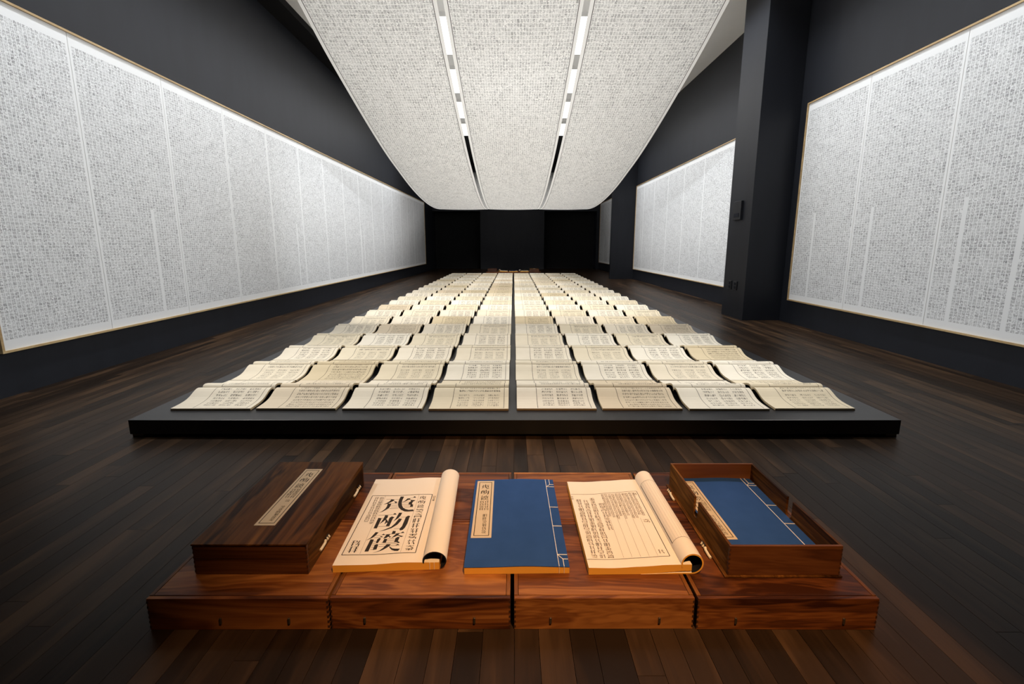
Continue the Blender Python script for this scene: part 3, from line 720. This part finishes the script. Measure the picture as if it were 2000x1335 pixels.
def label_strip(parent, x, y, w_, h_, zf, seed, lift=0.0004, lblname='title_label', extra=False):
    """pale paper strip with a black border, three title characters and smaller columns; x, y = lower left (m)"""
    mm = lambda q: q * 1000
    m = MB(); n = 6
    for i in range(n):
        a, b = x + w_ * i / n, x + w_ * (i + 1) / n
        m.quad([(a, y, zf(a, y) + lift), (b, y, zf(b, y) + lift), (b, y + h_, zf(b, y + h_) + lift), (a, y + h_, zf(a, y + h_) + lift)])
    lb = m.build(lblname, M['label_paper'], parent); lb['label'] = 'pale paper title strip with black border'
    X, Y, W, H = mm(x), mm(y), mm(w_), mm(h_); P = []
    bx0, bx1, by0, by1 = X + W * 0.12, X + W * 0.88, Y + H * 0.029, Y + H * 0.971
    t_ = W * 0.035
    P += [rect(bx0, by0, bx1, by0 + t_), rect(bx0, by1 - t_, bx1, by1), rect(bx0, by0, bx0 + t_, by1), rect(bx1 - t_, by0, bx1, by1)]
    rg = random.Random(seed)
    for k in range(3): P += big_char(k, X + W * 0.27, Y + H * (0.935 - 0.112 * (k + 1)) + H * 0.01, W * 0.46, H * 0.092)
    P += column(rg, X + W * 0.53, Y + H * 0.60, Y + H * 0.43, 4, W * 0.22); P += column(rg, X + W * 0.26, Y + H * 0.60, Y + H * 0.43, 4, W * 0.22)
    if extra: P += small_char(rg, X + W * 0.45, Y + H * 0.365, W * 0.22, H * 0.035)
    P += column(rg, X + W * 0.50, Y + H * (0.30 if extra else 0.37), Y + H * 0.06, 6, W * 0.20)
    print_on('label_print', P, zf, M['ink'], lb, lift + 0.0003)
    return lb

def threads(parent, zf, L, W, margin=0.277):
    """stab binding: one long run, stitches round the spine and the two corner stitches"""
    m = MB(); w_ = 0.0011
    sc_ = L / 0.484; ys = [y * sc_ for y in (0.0508, 0.188, 0.2955, 0.430)]
    def run(pts): tube(m, [(a, b, zf(a, b) + 0.0006) for a, b in pts], w_, 5)
    run([(margin, 0.001), (margin, L * 0.25), (margin, L * 0.5), (margin, L * 0.75), (margin, L - 0.001)])
    for y in ys: run([(margin, y), ((margin + W) / 2, y), (W - 0.001, y)])
    for (ya, yb, ye) in ((ys[0], ys[0] - 0.019, 0.001), (ys[3], ys[3] + 0.016, L - 0.001)):
        run([(margin, ya), (margin + 0.0145, yb), (margin + 0.0145, ye)]); run([(margin + 0.0145, yb), (W - 0.001, yb)])
    for xx in (margin, margin + 0.0145): tube(m, [(xx, -0.0008, zf(xx, 0) - 0.001), (xx, -0.0008, 0.001)], 0.0008, 5)
    o = m.build('binding_thread', M['thread'], parent); o['label'] = 'white stab-stitched thread'
    return o

# ---- the closed blue book
def blue_book(name, loc, rz, L, W, thick, label, lx, ly, seed, margin=0.277):
    t = empty(name, loc, rz)
    zt = lambda x, y: thick + 0.0030 * math.exp(-((x - 0.18) / 0.075) ** 2) - 0.002 * (x / W) ** 4
    zc = lambda x, y: zt(x, y) - 0.0012
    slab_along('page_block', 0.0008, W - 0.0005, 0.0005, L - 0.0005, zc, lambda x, y: 0.0, [M['paper'], M['paper_edge']], t)
    slab_along('cover', 0.0, W, -0.0004, L, zt, lambda x, y: zt(x, y) - 0.0011, [M['cloth'], M['cloth']], t)
    label_strip(t, lx, ly, 0.0655, 0.344, zt, seed)
    threads(t, zt, L, W, margin)
    tag(t, label, 'book', 'specimen books on the walnut cases')
    return t
near_set.append(blue_book('blue_bound_book', (-0.144, 1.136, TOP + 0.0003), R(0.83), 0.484, 0.3075, 0.0228, 'closed blue cloth book with white stitching and paper title strip, lying on the cases', 0.0092, 0.1295, 21))

# ---- the text-page book
def text_book():
    t = empty('rolled_text_book', (0.218, 1.135, TOP + 0.0003), R(0.733))
    zt = lambda x, y: 0.0225 + 0.0075 / (1 + math.exp(-(x - 0.165) / 0.028)) - 0.0022 * math.exp(-((x - 0.07) / 0.05) ** 2)
    zb = lambda x, y: 0.0 if x < 0.15 else 0.0095 * min(1, (x - 0.15) / 0.12) ** 1.3
    slab_along('page_block', 0.0, 0.300, 0.0, 0.472, lambda x, y: min(zt(x, y), zb(x, y) + 0.0245), zb, [M['paper'], M['paper_edge']], t)
    zs = lambda x, y: min(zt(x, y), zb(x, y) + 0.0245)
    # lower leaves that run under the block and round into the roll
    slab_along('lower_leaves', 0.152, 0.302, -0.001, 0.473, lambda x, y: 0.0001 + 0.004 * min(1, max(0, (x - 0.152) / 0.1)), lambda x, y: 0.0, [M['paper'], M['paper_edge']], t, nx=14, ny=2)
    shell_roll('rolled_leaves', 0.301, 0.0325, 0.0325, 0.0325, 0.0045, 200, -90, -0.001, 0.474, [M['paper'], M['lining'], M['paper_edge']], t)
    F = [(1.6, 35.0), (248.5, 36.0), (250.0, 388.0), (1.7, 382.0)]
    P = [line_quad(*F[0], *F[1], 1.6), line_quad(*F[2], *F[3], 1.6), line_quad(*F[1], *F[2], 2.0)]
    print_on('border_rules', P, zs, M['ink'], t); P = []
    rg = random.Random(9)
    P += column(rg, 17.0, 350, 40, 17, 17); P += column(rg, 41.0, 346, 40, 17, 17); P += column(rg, 66.5, 360, 40, 18, 17); P += column(rg, 95.0, 325, 170, 9, 17)
    for i in range(5):
        x = 113.5 + i * 25.5
        for dx in (0, 12.0): P += column(rg, x + dx, 380 - (2 if i % 2 else 0), 236 - rg.choice((0, 12, -6)), 13, 9.5, 0.9)
    P += small_char(rg, 232, 362, 12, 14)
    P += small_char(rg, 221.5, 199, 20, 17); P += small_char(rg, 221.0, 48, 17, 17); P += column(rg, 0.8, 372, 345, 2, 7)
    print_on('printed_text', P, zs, M['ink_brown'], t, label='columns of faded print')
    G = [line_quad(x, 40, x + 2, 225, 0.7) for x in (112, 137, 163, 188.5, 214)]
    print_on('column_rules', G, zs, M['ink_grey'], t)
    m = MB(); cx, cz, r = 0.301, 0.0325, 0.0328
    pt = lambda a, y: (cx + r * math.cos(R(a)), y, cz + r * math.sin(R(a)))
    m.quad([pt(164, 0.075), pt(160, 0.075), pt(160, 0.405), pt(164, 0.405)][::-1])
    for y in (0.075, 0.405):
        for k in range(12):
            a0, a1 = 160 - k * 10, 150 - k * 10
            m.quad([pt(a0, y), pt(a1, y), pt(a1, y + 0.0012), pt(a0, y + 0.0012)])
    for k in range(6):
        a = 145 - k * 16; m.quad([pt(a + 0.5, 0.076), pt(a, 0.076), pt(a, 0.405), pt(a + 0.5, 0.405)], 1)
    o = m.build('page_rules', [M['ink'], M['ink_grey']], t); o['kind'] = 'stuff'
    tag(t, 'thick paper book open at a page of text columns, half its leaves rolled back', 'book', 'specimen books on the walnut cases')
    return t
near_set.append(text_book())

# ---- the closed box
def clasp(parent, x, y, z, d, lying=False):
    """bone peg held by two dark loops; d is the outward direction in x"""
    m = MB()
    tube(m, [(x + d * 0.004, y - 0.020, z - 0.002), (x + d * 0.006, y - 0.010, z), (x + d * 0.006, y + 0.012, z + 0.001), (x + d * 0.004, y + 0.020, z + 0.004)], 0.0042, 8)
    o = m.build('bone_peg', M['bone'], parent, smooth=True); o['label'] = 'ivory-coloured bone peg'
    m = MB(); m.box(*sorted((x, x + d * 0.004)), y + 0.026, y + 0.046, z - 0.006, z + 0.008)
    lp = m.build('loop', M['loop'], parent)
    m = MB()
    for dy in (0.030, 0.042): tube(m, [(x + d * 0.003, y + dy, z - 0.004), (x + d * 0.007, y + dy, z), (x + d * 0.003, y + dy, z + 0.006)], 0.003, 6)
    o = m.build('bead', M['bone'], lp)
def closed_box():
    t = empty('closed_walnut_box', (-0.7605, 1.3795, TOP + 0.0003)); hx, hy, H = 0.1645, 0.2425, 0.098; w_ = 0.009
    A, B = M['dark_walnut_x'], M['dark_walnut_y']
    box('front_panel', A, -hx, hx, -hy, -hy + w_, 0, H - 0.006, t, 0.001); box('back_panel', A, -hx, hx, hy - w_, hy, 0, H - 0.006, t, 0.001)
    for s in (-1, 1):
        x0, x1 = sorted((s * hx, s * (hx - w_))); box('side_panel', B, x0, x1, -hy + w_, hy - w_, 0, H - 0.006, t, 0.001)
    box('lid', B, -hx - 0.0015, hx + 0.0015, -hy - 0.003, hy + 0.001, H - 0.0055, H, t, 0.0012)
    box('bottom_panel', B, -hx + w_, hx - w_, -hy + w_, hy - w_, 0.001, 0.007, t)
    box('lid_edge', A, -hx + 0.002, hx - 0.002, -hy - 0.0008, -hy + 0.002, H - 0.048, H - 0.0465, t)
    for s in (-1, 1):
        m = MB()
        for k in range(6):
            z = 0.006 + k * 0.0150; x0, x1 = sorted((s * (hx + 0.0004), s * (hx - 0.0040))); m.box(x0, x1, -hy - 0.0004, -hy + 0.009, z, z + 0.0075)
        o = m.build('finger_joints', M['end_grain'], t); o['kind'] = 'stuff'
    label_strip(t, -0.0345, -0.1585, 0.0650, 0.344, lambda x, y: H, 33, extra=True)
    clasp(t, hx, -0.150, 0.024, 1); clasp(t, hx, 0.140, 0.026, 1)
    tag(t, 'closed dark walnut box with a paper title strip on its lid and bone clasps', 'box')
    return t
near_set.append(closed_box())

# ---- the open tray
def notched_side(name, material, x0, x1, y0, y1, z0, z1, yc, hw, depth, parent):
    """side wall with a round-bottomed finger notch cut into its top edge"""
    prof_ = [(y0, z0), (y1, z0), (y1, z1), (yc + hw, z1)]
    for k in range(0, 9):
        a = math.pi * k / 8; prof_.append((yc + hw * math.cos(a), z1 - depth + hw - hw * math.sin(a)))
    prof_ += [(yc - hw, z1), (y0, z1)]
    bm = bmesh.new(); A = [bm.verts.new((x0, y, z)) for y, z in prof_]; B = [bm.verts.new((x1, y, z)) for y, z in prof_]
    bm.faces.new(A); bm.faces.new(B[::-1])
    for i in range(len(A)): bm.faces.new((A[i], A[(i+1) % len(A)], B[(i+1) % len(A)], B[i]))
    bmesh.ops.recalc_face_normals(bm, faces=bm.faces[:]); bmesh.ops.triangulate(bm, faces=bm.faces[:])
    me = bpy.data.meshes.new(name); bm.to_mesh(me); bm.free(); me.materials.append(material)
    o = bpy.data.objects.new(name, me); COL.objects.link(o); o.parent = parent; return o
def open_tray():
    t = empty('open_walnut_tray', (0.7785, 1.370, TOP + 0.0003)); hx, hy, H = 0.1615, 0.243, 0.098; w_ = 0.0075
    A, B = M['dark_walnut_x'], M['dark_walnut_y']
    box('base_board', B, -hx - 0.010, hx + 0.006, -hy - 0.005, hy + 0.005, 0, 0.005, t, 0.001)
    box('front_wall', A, -hx, hx, -hy, -hy + w_, 0.005, H, t, 0.0008); box('back_wall', A, -hx, hx, hy - w_, hy, 0.005, H, t, 0.0008)
    for s in (-1, 1):
        x0, x1 = sorted((s * hx, s * (hx - w_)))
        notched_side('side_wall', B, x0, x1, -hy + w_, hy - w_, 0.005, H, -0.008, 0.016, 0.066, t)
    m = MB()
    for s in (-1, 1):
        for k in range(6):
            z = 0.010 + k * 0.0145; x0, x1 = sorted((s * (hx + 0.0003), s * (hx - 0.0040))); m.box(x0, x1, -hy - 0.0003, -hy + w_, z, z + 0.0072)
    o = m.build('finger_joints', M['end_grain'], t); o['kind'] = 'stuff'
    clasp(t, -hx - 0.012, -0.150, 0.0055, -1); clasp(t, -hx - 0.012, 0.160, 0.0055, -1)
    tag(t, 'open dark walnut tray with finger notches, holding a blue book', 'tray')
    return t
near_set.append(open_tray())
near_set.append(blue_book('blue_bound_book', (0.6290, 1.1370, TOP + 0.0056), 0, 0.468, 0.3005, 0.0325, 'blue cloth book with white stitching lying inside the open walnut tray', 0.0060, 0.101, 22, 0.264))

# ------------------------------------------------------------------ the same display at the far end, turned about
FAR_Y = 14.93 + 0.335 + 1.05
for o in near_set:
    c = copy_tree(o)
    x, y, z = o.location
    c.location = (-x, FAR_Y + 0.335 - (y - 1.05), z); c.rotation_euler = (0, 0, o.rotation_euler.z + math.pi)
    l = o['label']
    c['label'] = {'walnut_case': l.replace('low walnut case in the front row', 'far-end walnut case, rear row').replace('low walnut case in the rear row', 'far-end walnut case, row against the platform')}.get(o.name.split('.')[0], None) or ('far beyond the platform, ' + ' '.join(l.split()[:11]).rstrip(','))
    c['group'] = (o.get('group') or 'specimens') + ', far end'
    if 'group' not in o: del c['group']
